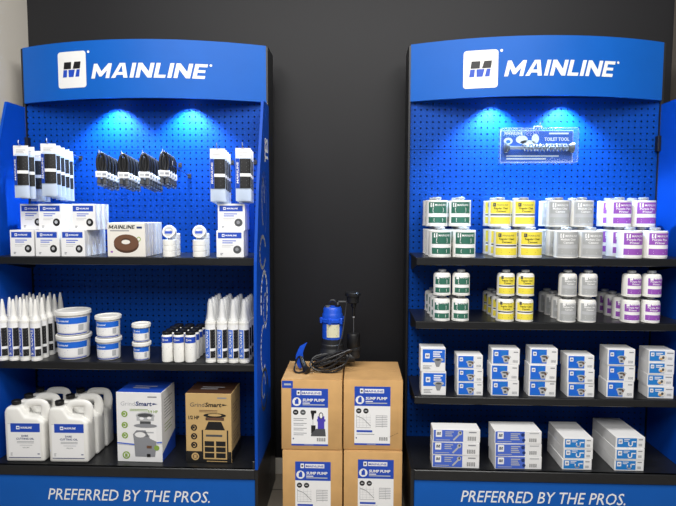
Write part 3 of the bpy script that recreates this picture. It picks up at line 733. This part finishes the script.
for nm, ink, words, txt, lay, big, sml in CANS:
    K = can(RB, HBIG, ink, words, txt, False, lay)
    for c, px in enumerate(big):
        x = X(px, .055, 243)
        for r_ in range(3):
            K.put((x, .051+r_*.0975, Z1R+.0005), f'large {nm}-labelled can on the upper shelf, bottom layer, {["left","right"][c]} column, {ROW[r_]} row', 'can', f'large {nm} cans', rz=random.uniform(-.08, .08)-.05)
        for r_ in range(2):
            K.put((x-.002, .1485+r_*.0975, Z1R+.0005+HBIG+.0145), f'large {nm}-labelled can on the upper shelf, top layer, {["left","right"][c]} column, {ROW[r_]} row', 'can', f'large {nm} cans', rz=random.uniform(-.08, .08)-.05)
    K = can(RS, HSM, ink, words, txt, True, lay)
    for c, px in enumerate(sml):
        x = X(px, .05, 300)
        for r_ in range(4):
            if c == 1 and r_ > 1: continue
            K.put((x-(.002*r_ if c == 0 else 0), .038+r_*.0743, Z2R+.0005), f'small {nm}-labelled can on the middle shelf, bottom layer, {["left","right"][c]} column, {ROW[r_]} row', 'can', f'small {nm} cans', rz=random.uniform(-.08, .08)-.05)
        K.put((x+.001, .038, Z2R+.0005+HSM+.0145), f'small {nm}-labelled can on the middle shelf, top of the front {["left","right"][c]} stack', 'can', f'small {nm} cans', rz=random.uniform(-.08, .08))
# ---------------------------------------------------------------- small cartons on the right rack
def part_box(w, h, d, style):
    b = MB(); b.box(-w/2, w/2, 0, d, 0, h, 'white_card', .0012); o = b.build('plumbing_carton'); A = Art(); A.rect(-w/2+.001, .001, w/2-.001, h-.001, 'white_card', .4)
    if style == 'tall':
        A.rect(-w*.42, h*.38, w*.48, h*.93, 'bright_blue_ink', 1); A.emblem(-w*.32, h*.55, w*.18, 'dark_grey_ink', 'blue_ink', 2); A.lines(w*.0, h*.8, w*.36, 3, h*.09, h*.05, 'white_ink', 2)
        A.ell(w*.2, h*.5, w*.22, h*.09, 'light_grey_ink', 2); A.poly([(w*.13, h*.2), (w*.25, h*.2), (w*.36, h*.48), (w*.04, h*.48)], 'grey_ink', 3); A.ell(w*.2, h*.5, w*.12, h*.045, 'dark_grey_ink', 3); A.lines(-w*.4, h*.22, w*.35, 3, h*.06, h*.025, 'grey_ink', 2)
    elif style in ('strainer', 'strainer_wide'):
        u = .1 if style == 'strainer_wide' else .14
        A.rect(-w*.45, h*.06, w*u, h*.94, 'bright_blue_ink', 1); A.emblem(-w*.4, h*.55, w*.13, 'dark_grey_ink', 'blue_ink', 2); A.lines(-w*.18, h*.82, w*.26, 3, h*.11, h*.06, 'sky_ink', 2); A.lines(-w*.4, h*.13, w*.3, 1, .01, h*.04, 'sky_ink', 2)
        A.ell(w*.02, h*.5, w*.17, h*.11, 'light_grey_ink', 2); A.poly([(-w*.06, h*.14), (w*.08, h*.14), (w*.17, h*.48), (-w*.12, h*.48)], 'light_grey_ink', 3); A.ell(w*.02, h*.5, w*.1, h*.06, 'dark_grey_ink', 3); A.rect(-w*.03, h*.22, w*.05, h*.34, 'dark_grey_ink', 4); A.ell(w*.1, h*.42, w*.04, h*.07, 'brown_ink', 4)
        A.lines(w*.28, h*.78, w*.16, 1, .01, h*.06, 'grey_ink', 2); A.bars(w*.26, h*.14, w*.18, h*.16, 'grey_ink')
    elif style == 'valve':
        A.rect(-w*.47, h*.1, w*.12, h*.92, 'sky_ink', 1); A.emblem(-w*.42, h*.5, w*.13, 'grey_ink', 'blue_ink', 2); A.lines(-w*.22, h*.72, w*.26, 2, h*.14, h*.07, 'white_ink', 2); A.ell(w*.05, h*.38, w*.16, h*.24, 'cream_card', 2); A.ell(w*.06, h*.4, w*.05, h*.12, 'dark_grey_ink', 3); A.ell(-w*.02, h*.28, w*.06, h*.1, 'kraft', 3)
        A.lines(w*.2, h*.74, w*.25, 1, .01, h*.08, 'grey_ink', 2); A.bars(w*.24, h*.22, w*.18, h*.2, 'grey_ink')
    elif style == 'wrench':
        A.rect(-w*.485, h*.06, w*.14, h*.97, 'royal_ink', 1); A.emblem(-w*.44, h*.42, w*.13, 'dark_grey_ink', 'navy_ink', 2); A.lines(-w*.24, h*.78, w*.18, 3, h*.15, h*.07, 'light_grey_ink', 2); A.stroke([(-w*.06, h*.2), (w*.06, h*.66)], h*.13, 'light_grey_ink', 2); A.ell(w*.07, h*.74, w*.045, h*.17, 'light_grey_ink', 3); A.ell(w*.075, h*.78, w*.02, h*.09, 'dark_grey_ink', 4); A.lines(-w*.44, h*.16, w*.3, 1, .01, h*.05, 'light_grey_ink', 2)
        A.lines(w*.26, h*.76, w*.16, 1, .01, h*.09, 'grey_ink', 2); A.bars(w*.24, h*.16, w*.18, h*.32, 'dark_grey_ink')
    elif style == 'fitting':
        A.rect(-w*.485, h*.04, w*.14, h*.97, 'royal_ink', 1); A.emblem(-w*.44, h*.38, w*.13, 'dark_grey_ink', 'navy_ink', 2); A.lines(-w*.16, h*.75, w*.2, 4, h*.15, h*.08, 'light_grey_ink', 2); A.ell(w*.1, h*.72, w*.04, h*.14, 'navy_ink', 3); A.ell(w*.12, h*.3, w*.035, h*.13, 'navy_ink', 3); A.lines(-w*.44, h*.14, w*.3, 1, .01, h*.05, 'light_grey_ink', 2)
        A.lines(w*.24, h*.8, w*.2, 1, .01, h*.08, 'light_grey_ink', 2); A.bars(w*.24, h*.16, w*.16, h*.28, 'dark_grey_ink')
    else:
        A.rect(-w*.45, h*.1, w*.22, h*.9, 'sky_ink', 1); A.emblem(-w*.41, h*.4, w*.14, 'grey_ink', 'blue_ink', 2); A.lines(-w*.22, h*.76, w*.2, 2, h*.14, h*.06, 'white_ink', 2)
        pts = [(-w*.06, h*.52), (-w*.06, h*.36)]+[(w*(.0-.06*math.cos(PI*k/6)), h*(.36-.14*math.sin(PI*k/6))) for k in range(7)]+[(w*.06, h*.6), (w*.18, h*.6)]
        A.stroke(pts, h*.1, 'white_ink', 3); A.lines(w*.28, h*.74, w*.14, 1, .01, h*.09, 'grey_ink', 2); A.rect(w*.28, h*.2, w*.4, h*.42, 'light_grey_ink', 2)
        part('print', A, front(0), o); return Kind(o)
    part('print', A, front(0), o); return Kind(o)
LV = {2: ['bottom', 'top'], 3: ['bottom', 'middle', 'top'], 4: ['bottom', 'second', 'third', 'top']}
def stack(x0, x1, pybot, pytop, n, d, y, z, style, what, grp, jit=.003, rz=0):
    xa = X(x0, y, (pybot+pytop)/2); xb = X(x1, y, (pybot+pytop)/2)
    hh = (at((x0+x1)/2, pytop, y)[1]-at((x0+x1)/2, pybot, y)[1])/n
    K = part_box(xb-xa, hh-.0006, d, style)
    for k in range(n):
        K.put(((xa+xb)/2+random.uniform(-jit, jit), y+random.uniform(0, jit*1.5), z+.0005+k*hh), f'{what}, {LV[n][k]} of its stack of {["two","three","four"][n-2]}', 'box', grp, rz=rz+random.uniform(-.02, .02))
g = 'small plumbing cartons on the third right shelf'
stack(420.9, 445.6, 395.5, 348, 2, .07, .02, Z3R, 'tall', "white and blue drain carton, two-high stack", g)
for a in ((457.5, 483.2, 395.8, 355.5, 3, .075, 'strainer', 'blue drain carton, short stack second from left'),
          (491.3, 519, 397, 350, 3, .075, 'strainer_wide', 'blue drain carton, third stack from left on its shelf'),
          (529.6, 556.7, 397.5, 349.5, 3, .075, 'strainer_wide', 'blue drain carton, central stack on its shelf'),
          (567.8, 594.6, 398.3, 356.5, 3, .085, 'strainer', 'blue drain carton, short stack right of centre'),
          (607.6, 634.6, 398.8, 350, 3, .085, 'strainer_wide', 'blue drain carton, second stack from right on its shelf'),
          (648.8, 674.2, 399.5, 351.5, 4, .085, 'valve', "white valve carton, four-high stack at shelf's right end")):
    stack(a[0], a[1], a[2], a[3], a[4], a[5], .02, Z3R, a[6], a[7], g, rz=-.03)
g = 'cartons on the right base deck'
stack(432.4, 479.5, 469, 430.5, 3, .075, -.03, ZDR, 'wrench', 'wide white carton with periwinkle wrench print, right rack', g)
stack(495, 542, 471, 433, 3, .105, -.03, ZDR, 'fitting', 'wide white carton with periwinkle fittings print, right rack', g, rz=.02)
stack(563.7, 593.4, 473, 441, 3, .18, -.03, ZDR, 'trap', 'long white drain trap carton, third stack on right deck', g, .006)
stack(615.4, 645, 474, 440.3, 3, .215, -.03, ZDR, 'trap', 'long white drain trap carton, rightmost stack on right deck', g, .006)
# ---------------------------------------------------------------- clamshell tool
cx_, cz_ = at(537, 146, .2); zt_ = at(537, 129, .2)[1]; zb_ = at(537, 163.5, .2)[1]; w_ = X(575, .2, 146)-X(499.5, .2, 146); h_ = zt_-zb_
hook(hook_kind(.12), cx_+.004, .2, zt_+.0035, 'short wire peg hook above the clear tool pack')
R = empty('tool_pack', (cx_, .2, zb_)); tag(R, 'clear plastic pack with a chrome toilet auger, hanging on the right pegboard', 'tool pack')
b = MB(); b.box(-w_/2+.006, w_/2-.006, .006, .008, .006, h_-.006, 'white_card'); 
A = Art(); A.rect(-w_/2+.008, .008, w_/2-.008, h_-.008, 'bright_blue_ink', 1); A.rect(-w_*.46, h_*.78, -w_*.15, h_*.93, 'sky_ink', 2)
A.text('MAINLINE', -w_*.43, h_*.84, h_*.08, 'white_ink', 3, w=w_*.24, align='L', bold=.02); A.text('TOILET TOOL', w_*.1, h_*.66, h_*.1, 'white_ink', 3, w=w_*.33, align='L', bold=.03); A.lines(w_*.16, h_*.85, w_*.26, 1, .01, h_*.05, 'white_ink', 3); A.lines(w_*.12, h_*.55, w_*.28, 1, .01, h_*.03, 'white_ink', 3)
for u, v, ru, rv in ((-.38, .66, .06, .1), (-.2, .7, .08, .12), (-.02, .72, .05, .14), (-.12, .62, .1, .06)): A.ell(u*w_, v*h_, ru*w_, rv*h_, 'white_ink', 3)
A.ell(-.38*w_, .64*h_, .03*w_, .05*h_, 'sky_ink', 4); A.lines(-w_*.4, h_*.2, w_*.7, 2, h_*.08, h_*.04, 'white_ink', 3)
b.art(A, front(.006)); b.build('backing_card', R)
b = MB(); b.tube([(-.125, -.022, h_*.44), (.145, -.022, h_*.44)], .0075, 'grey_metal', 10)
hel = [(-.07+.2*i/200, -.022+.0135*math.cos(i*2*PI/14), h_*.44+.0135*math.sin(i*2*PI/14)) for i in range(201)]
b.tube(hel, .003, 'grey_metal', 6); b.build('auger', R)['label'] = 'coiled chrome auger'
b = MB()
for sx in (-1, 1): b.lathe([(.006, 0), (.014, .002), (.02, .012), (.024, .022), (.02, .024), (.004, .024)], 'dark_grey_ink', 14, (sx*.128, -.022, h_*.44), axis='x' ) if sx > 0 else b.lathe([(.02, -.022), (.024, -.02), (.02, -.01), (.012, 0), (.006, .002)], 'dark_grey_ink', 14, (sx*.126, -.022, h_*.44), axis='x')
b.build('end_bell', R)
b = MB(); b.box(-w_/2, w_/2, -.05, .004, 0, h_, 'clear_plastic', .009, 3); b.box(-w_/2-.004, w_/2+.004, .0045, .0055, -.003, h_+.003, 'clear_plastic'); b.build('clear_shell', R)
b = MB(); b.tube([(-.014, .005, h_+.002), (-.014, .005, h_+.012), (.02, .005, h_+.012), (.02, .005, h_+.002)], .002, 'white_plastic', 6); b.build('hang_tab', R)
# ---------------------------------------------------------------- pump cartons
def carton(x0, x1, z0, z1, ycut, lab, pic, label, corner=False, slit=0):
    w = x1-x0; cx = (x0+x1)/2; h = z1-z0; d = .285
    b = MB(); b.box(-w/2, w/2, 0, d, 0, h, 'kraft', .003, 2); o = b.build('pump_carton', loc=(cx, ycut, z0)); tag(o, label, 'box', 'stacked pump cartons')
    b = MB(); b.box(-w/2+.002, w/2-.002, .002, d/2-.001, h-.0005, h+.002, 'kraft_flap', .0006); b.build('flap', o)
    b = MB(); b.box(-w/2+.002, w/2-.002, d/2+.001, d-.002, h-.0005, h+.0025, 'kraft_flap', .0006); b.build('flap', o)
    lx0, lz1 = at(lab[0], lab[1], ycut); lx1, lz0 = at(lab[2], lab[3], ycut)
    lx0 -= cx; lx1 -= cx; lz0 -= z0; lz1 -= z0; W = lx1-lx0; Hh = lz1-lz0
    A = Art(); U = lambda t: lx0+W*t; V = lambda t: lz0+Hh*t
    A.rect(lx0, lz0, lx1, lz1, 'white_ink', 1); A.rect(lx0, V(.67), lx1, lz1, 'blue_ink', 2); A.rect(lx0, lz0, lx1, V(.03), 'blue_ink', 2); A.lines(U(.35), V(.012), W*.25, 1, .01, Hh*.008, 'light_grey_ink', 3)
    A.rrect(U(.15), V(.885), U(.25), V(.965), .002, 'white_ink', 3); A.rect(U(.175), V(.91), U(.225), V(.94), 'black_ink', 4); A.rect(U(.28), V(.89), U(.82), V(.96), 'white_ink', 3); A.text('MAINLINE', U(.3), V(.905), Hh*.035, 'blue_ink', 4, w=W*.5, align='L', bold=.02)
    A.ell(U(.15), V(.77), W*.12, W*.12, 'white_ink', 3); A.rect(U(.1), V(.73), U(.2), V(.8), 'blue_ink', 4); A.rect(U(.13), V(.8), U(.19), V(.825), 'blue_ink', 4)
    A.text('SUMP PUMP', U(.31), V(.775), Hh*.05, 'white_ink', 3, w=W*.6, align='L', bold=.035, shear=.1); A.lines(U(.31), V(.74), W*.2, 1, .01, Hh*.015, 'white_ink', 3); A.lines(U(.31), V(.71), W*.6, 1, .01, Hh*.018, 'light_grey_ink', 3, False)
    for k in (0, 1):
        A.ell(U(.12+.2*k), V(.585), W*.075, W*.075, 'black_ink' if not (pic and k) else 'dark_grey_ink', 2); A.rect(U(.085+.2*k), V(.575), U(.155+.2*k), V(.595), 'light_grey_ink', 3)
    if pic:
        for k in range(4): A.lines(U(.06), V(.47-.085*k), W*.36, 2, Hh*.03, Hh*.01, 'grey_ink', 2)
        A.rect(U(.53), V(.57), U(.68), V(.62), 'black_ink', 2); A.poly([(U(.57), V(.46)), (U(.6), V(.46)), (U(.63), V(.57)), (U(.54), V(.57))], 'black_ink', 2); A.rect(U(.585), V(.36), U(.595), V(.46), 'grey_ink', 2); A.rect(U(.54), V(.22), U(.66), V(.36), 'black_ink', 2)
        A.rect(U(.72), V(.3), U(.9), V(.52), 'purple_blue_ink', 2); A.rect(U(.7), V(.43), U(.93), V(.47), 'purple_blue_ink', 3); A.ell(U(.81), V(.53), W*.06, Hh*.06, 'black_ink', 2); A.ell(U(.81), V(.53), W*.04, Hh*.045, 'white_ink', 3); A.poly([(U(.53), V(.17)), (U(.94), V(.17)), (U(.92), V(.3)), (U(.68), V(.3)), (U(.55), V(.22))], 'dark_grey_ink', 3)
        A.bars(U(.7), V(.08), W*.24, Hh*.06)
    else:
        A.stroke([(U(.06), V(.3)), (U(.06), V(.52))], .0012, 'grey_ink', 2); A.stroke([(U(.06), V(.3)), (U(.46), V(.3))], .0012, 'grey_ink', 2); A.stroke([(U(.06), V(.5)), (U(.25), V(.45)), (U(.45), V(.33))], .0016, 'dark_grey_ink', 3)
        for k in range(4): A.stroke([(U(.06), V(.34+.045*k)), (U(.46), V(.34+.045*k))], .0007, 'light_grey_ink', 2); A.stroke([(U(.14+.1*k), V(.3)), (U(.14+.1*k), V(.52))], .0007, 'light_grey_ink', 2)
        A.lines(U(.6), V(.5), W*.32, 7, Hh*.03, Hh*.008, 'grey_ink', 2, False); A.stroke([(U(.6), V(.3)), (U(.6), V(.51))], .0008, 'grey_ink', 2); A.stroke([(U(.78), V(.3)), (U(.78), V(.51))], .0008, 'grey_ink', 2)
        A.rect(U(.06), V(.22), U(.5), V(.255), 'blue_ink', 2); A.lines(U(.06), V(.18), W*.5, 1, .01, Hh*.01, 'grey_ink', 2); A.bars(U(.7), V(.08), W*.24, Hh*.06)
    A.rect(U(.04), V(.11), U(.07), V(.135), 'navy_ink', 2)
    part('label', A, front(0), o)
    if corner:
        A = Art(); A.rrect(-w/2+.003, h-.036, -w/2+.05, h-.004, .003, 'blue_ink', 1); A.lines(-w/2+.012, h-.024, .03, 1, .01, .008, 'light_grey_ink', 2, False); part('sticker', A, front(0), o)
    if slit:
        A = Art(); A.poly([(w*.24, .055), (w*.42, .075), (w*.43, .078), (w*.3, .06)], 'brown_dark_ink', 1); part('scuff', A, front(0), o)
    return o
ZM, ZT = at(342, 450.5, 0)[1], .662
CXM = (X(342.3, 0, 400)+X(343.3, 0, 400))/2
xl, xr = X(281.3, 0, 400), X(403, 0, 400)
carton(xl, CXM-.003, ZM+.001, ZT, 0, (291.2, 388.3, 328, 446), True, 'upper left brown carton, with a pump picture on its label', True)
carton(CXM+.003, xr, ZM+.001, ZT, .01, (354.6, 386.3, 390, 445.4), False, 'upper right brown carton, with a chart label and a scuff', False, 1)
carton(xl+.004, CXM-.001, 0, ZM-.003, -.004, (295.2, 461.3, 330.6, 519), False, 'lower left brown carton on the floor, with a creased left edge', False)
carton(CXM+.005, xr+.0, 0, ZM-.003, .0, (358, 459.3, 393.2, 517), False, 'lower right brown carton on the floor, nearest the right rack', False)
# ---------------------------------------------------------------- sump pump
py_ = .2; ZP = ZT+.003
def P(px, py): 
    x, z = at(px, py, py_); return x/1.05, (z-ZP)/1.075
px0 = P(332.5, 330)[0]
R = empty('sump_pump', (px0*1.05, py_, ZP)); R.scale = (1.05, 1.05, 1.075); tag(R, 'blue and black sump pump with a float switch, standing on the brown cartons', 'pump')
b = MB(); b.lathe([(.045, .125), (.045, .225), (.043, .232), (.041, .236), (.041, .25), (.036, .259), (.002, .261)], 'pump_blue', 32)
b.lathe([(.046, .196), (.051, .198), (.051, .21), (.046, .212)], 'pump_blue', 32)
for k in range(6):
    a = k*PI/3+.3; b.lathe([(.006, .192), (.007, .193), (.007, .215), (.006, .216)], 'pump_blue', 10, (.05*math.cos(a), .05*math.sin(a), 0))
b.build('motor_housing', R)
A = Art(); A.rect(-.024, .135, .034, .19, 'pump_label', 1, 6); A.lines(-.018, .178, .04, 2, .009, .004, 'leaf_ink', 2); A.lines(-.018, .155, .044, 3, .006, .002, 'dark_grey_ink', 2); part('label', A, wrap(.0455), R)['label'] = 'pale yellow printed label'
b = MB(); b.lathe([(.05, .085), (.05, .1), (.047, .104), (.046, .125), (.002, .126)], 'cast_black', 28); b.lathe([(.056, .02), (.062, .026), (.062, .058), (.055, .07), (.05, .085)], 'cast_black', 28)
for k in range(3):
    a = k*2*PI/3+.6; b.lathe([(.011, 0), (.012, .002), (.011, .022)], 'cast_black', 12, (.05*math.cos(a), .05*math.sin(a), 0))
b.tube([(.05, .0, .042), (.085, -.005, .042), (.098, -.005, .042)], .022, 'cast_black', 14); b.lathe([(.02, .042), (.022, .05), (.022, .075), (.026, .077), (.026, .088), (.018, .09)], 'cast_black', 18, (.098, -.005, 0)); b.build('volute', R)
b = MB(); b.tube([(-.02+.02*math.cos(a)+.02, -.0, .258+.03*math.sin(a)) for a in [PI*i/10 for i in range(11)]], .0045, 'black_plastic', 8); b.lathe([(.009, .255), (.01, .257), (.01, .268), (.007, .27)], 'black_plastic', 12, (.022, 0, 0)); b.build('handle', R)
b = MB(); b.lathe([(.011, .255), (.013, .257), (.013, .265), (.01, .267)], 'grey_metal', 6, (-.02, -.012, 0)); b.build('bolt', R)
fx = P(353.5, 340)[0]-px0; zf0 = P(353, 348.5)[1]; zf1 = P(353, 333)[1]; zs0 = P(352, 303)[1]; zs1 = P(352, 292)[1]
b = MB(); b.lathe([(.022, zf0), (.0275, zf0+.004), (.0285, zf0+.006), (.0285, zf1-.006), (.026, zf1-.001), (.004, zf1)], 'black_plastic', 24, (fx, 0, 0)); b.build('float', R)
b = MB(); b.tube([(fx, 0, zf0-.03), (fx, 0, zs0+.002)], .0018, 'grey_metal', 8); b.build('float_rod', R)
b = MB(); b.lathe([(.02, zs0), (.026, zs0+.003), (.027, zs0+.03), (.034, zs0+.032), (.034, zs1-.004), (.03, zs1), (.004, zs1)], 'black_plastic', 20, (fx-.004, 0, 0)); b.lathe([(.004, zs0-.058), (.006, zs0-.055), (.007, zs0-.02), (.011, zs0-.015), (.011, zs0+.001)], 'black_plastic', 12, (fx, 0, 0)); b.lathe([(.003, zs0-.064), (.0045, zs0-.062), (.004, zs0-.057)], 'tin', 10, (fx, 0, 0)); b.build('float_switch', R)
b = MB(); b.box(.02, fx-.02, -.005, .005, zs0+.004, zs0+.009, 'grey_metal'); b.box(.02, .026, -.005, .005, .25, zs0+.009, 'grey_metal'); b.build('bracket', R)
b = MB(); b.tube([(fx-.03, -.02, zs0+.01), (.052, -.03, .2), (.045, -.052, .15), (.028, -.06, .1), (.02, -.075, .05)], .0035, 'cord_black', 7); b.build('switch_cord', R)
# coiled cord, plug
b = MB(); pts = []; zc = .006
for k in range(5):
    rx = .062+.012*math.sin(k*2.1); off = .006*k
    for j in range(12):
        a = 2*PI*j/12; pts.append((-.012+off*.6+rx*1.15*math.cos(a), -.083+.018*math.sin(a)*(1+.1*k)-.003*k, zc+.0055*k+.034*(1+math.sin(a+.5*k))+.004*math.cos(2*a)))
pts = [(-.05, -.02, .03), (-.07, -.05, .04)]+pts+[(-.06, -.09, .04), (-.095, -.085, .012), (-.112, -.1, .006), (-.14, -.115, .005), (-.158, -.09, .006), (-.158, -.066, .02), (-.148, -.06, .05), (-.135, -.067, .06)]
b.tube(spline(pts, 4), .0038, 'cord_black', 7); co = b.build('power_cord', R)
b = MB(); b.tube([(-.132, -.07, .06), (-.122, -.078, .035), (-.11, -.1, .018)], [.007, .011, .012], 'black_plastic', 10); b.tube([(-.11, -.1, .018), (-.096, -.115, .013)], [.013, .014], 'black_plastic', 10)
for dz in (-.005, .005): b.box(-.088, -.074, -.122, -.12, .011+dz, .0135+dz, 'grey_metal')
b.tube([(-.112, -.108, .012), (-.102, -.124, .009)], .009, 'black_plastic', 8); b.build('plug', R)
b = MB(); card = spline([(-.128, -.05, .108), (-.136, -.055, .09), (-.142, -.058, .06), (-.132, -.062, .03), (-.12, -.064, .014)], 5)
V = []; F = []
for p in card: 
    for dx, dy in ((-.015, .002), (.017, -.008), (.0175, -.0068), (-.0145, .0032)): V.append((p.x+dx+(p.z-.05)*.1, p.y+dy, p.z+dx*.6))
n = len(card)
for i in range(n-1):
    for k in range(4): q = (k+1) % 4; F.append((i*4+k, i*4+q, i*4+4+q, i*4+4+k))
F += [(3, 2, 1, 0), (4*n-4, 4*n-3, 4*n-2, 4*n-1)]
b.add(V, F, 'pump_blue'); b.build('warning_tag', R)['label'] = 'bright blue tag wrapped round the cord'
# ---------------------------------------------------------------- light
def area(name, loc, rot, sx, sy, e, col=(1, 1, 1)):
    l = bpy.data.lights.new(name, 'AREA'); l.shape = 'RECTANGLE'; l.size = sx; l.size_y = sy; l.energy = e; l.color = col
    o = bpy.data.objects.new(name, l); COL.objects.link(o); o.location = loc; o.rotation_euler = rot
    return o
area('ceiling_panel_near', (0, -1.25, 3.1), (math.radians(10), 0, 0), 3.2, .7, 82, (1, .98, .95))
area('ceiling_panel_far', (0, -2.9, 3.1), (math.radians(35), 0, 0), 3.6, 1.2, 86, (1, .98, .95))
area('shop_window_daylight', (0, -5.2, 1.8), (math.radians(88), 0, 0), 5, 2.4, 12, (.95, .98, 1))
w = bpy.data.worlds.new('world'); S.world = w; w.use_nodes = True
w.node_tree.nodes['Background'].inputs[0].default_value = (.75, .8, .9, 1); w.node_tree.nodes['Background'].inputs[1].default_value = .06
S.view_settings.view_transform = 'Standard'; S.view_settings.look = 'None'; S.view_settings.gamma = 1; S.view_settings.exposure = 0
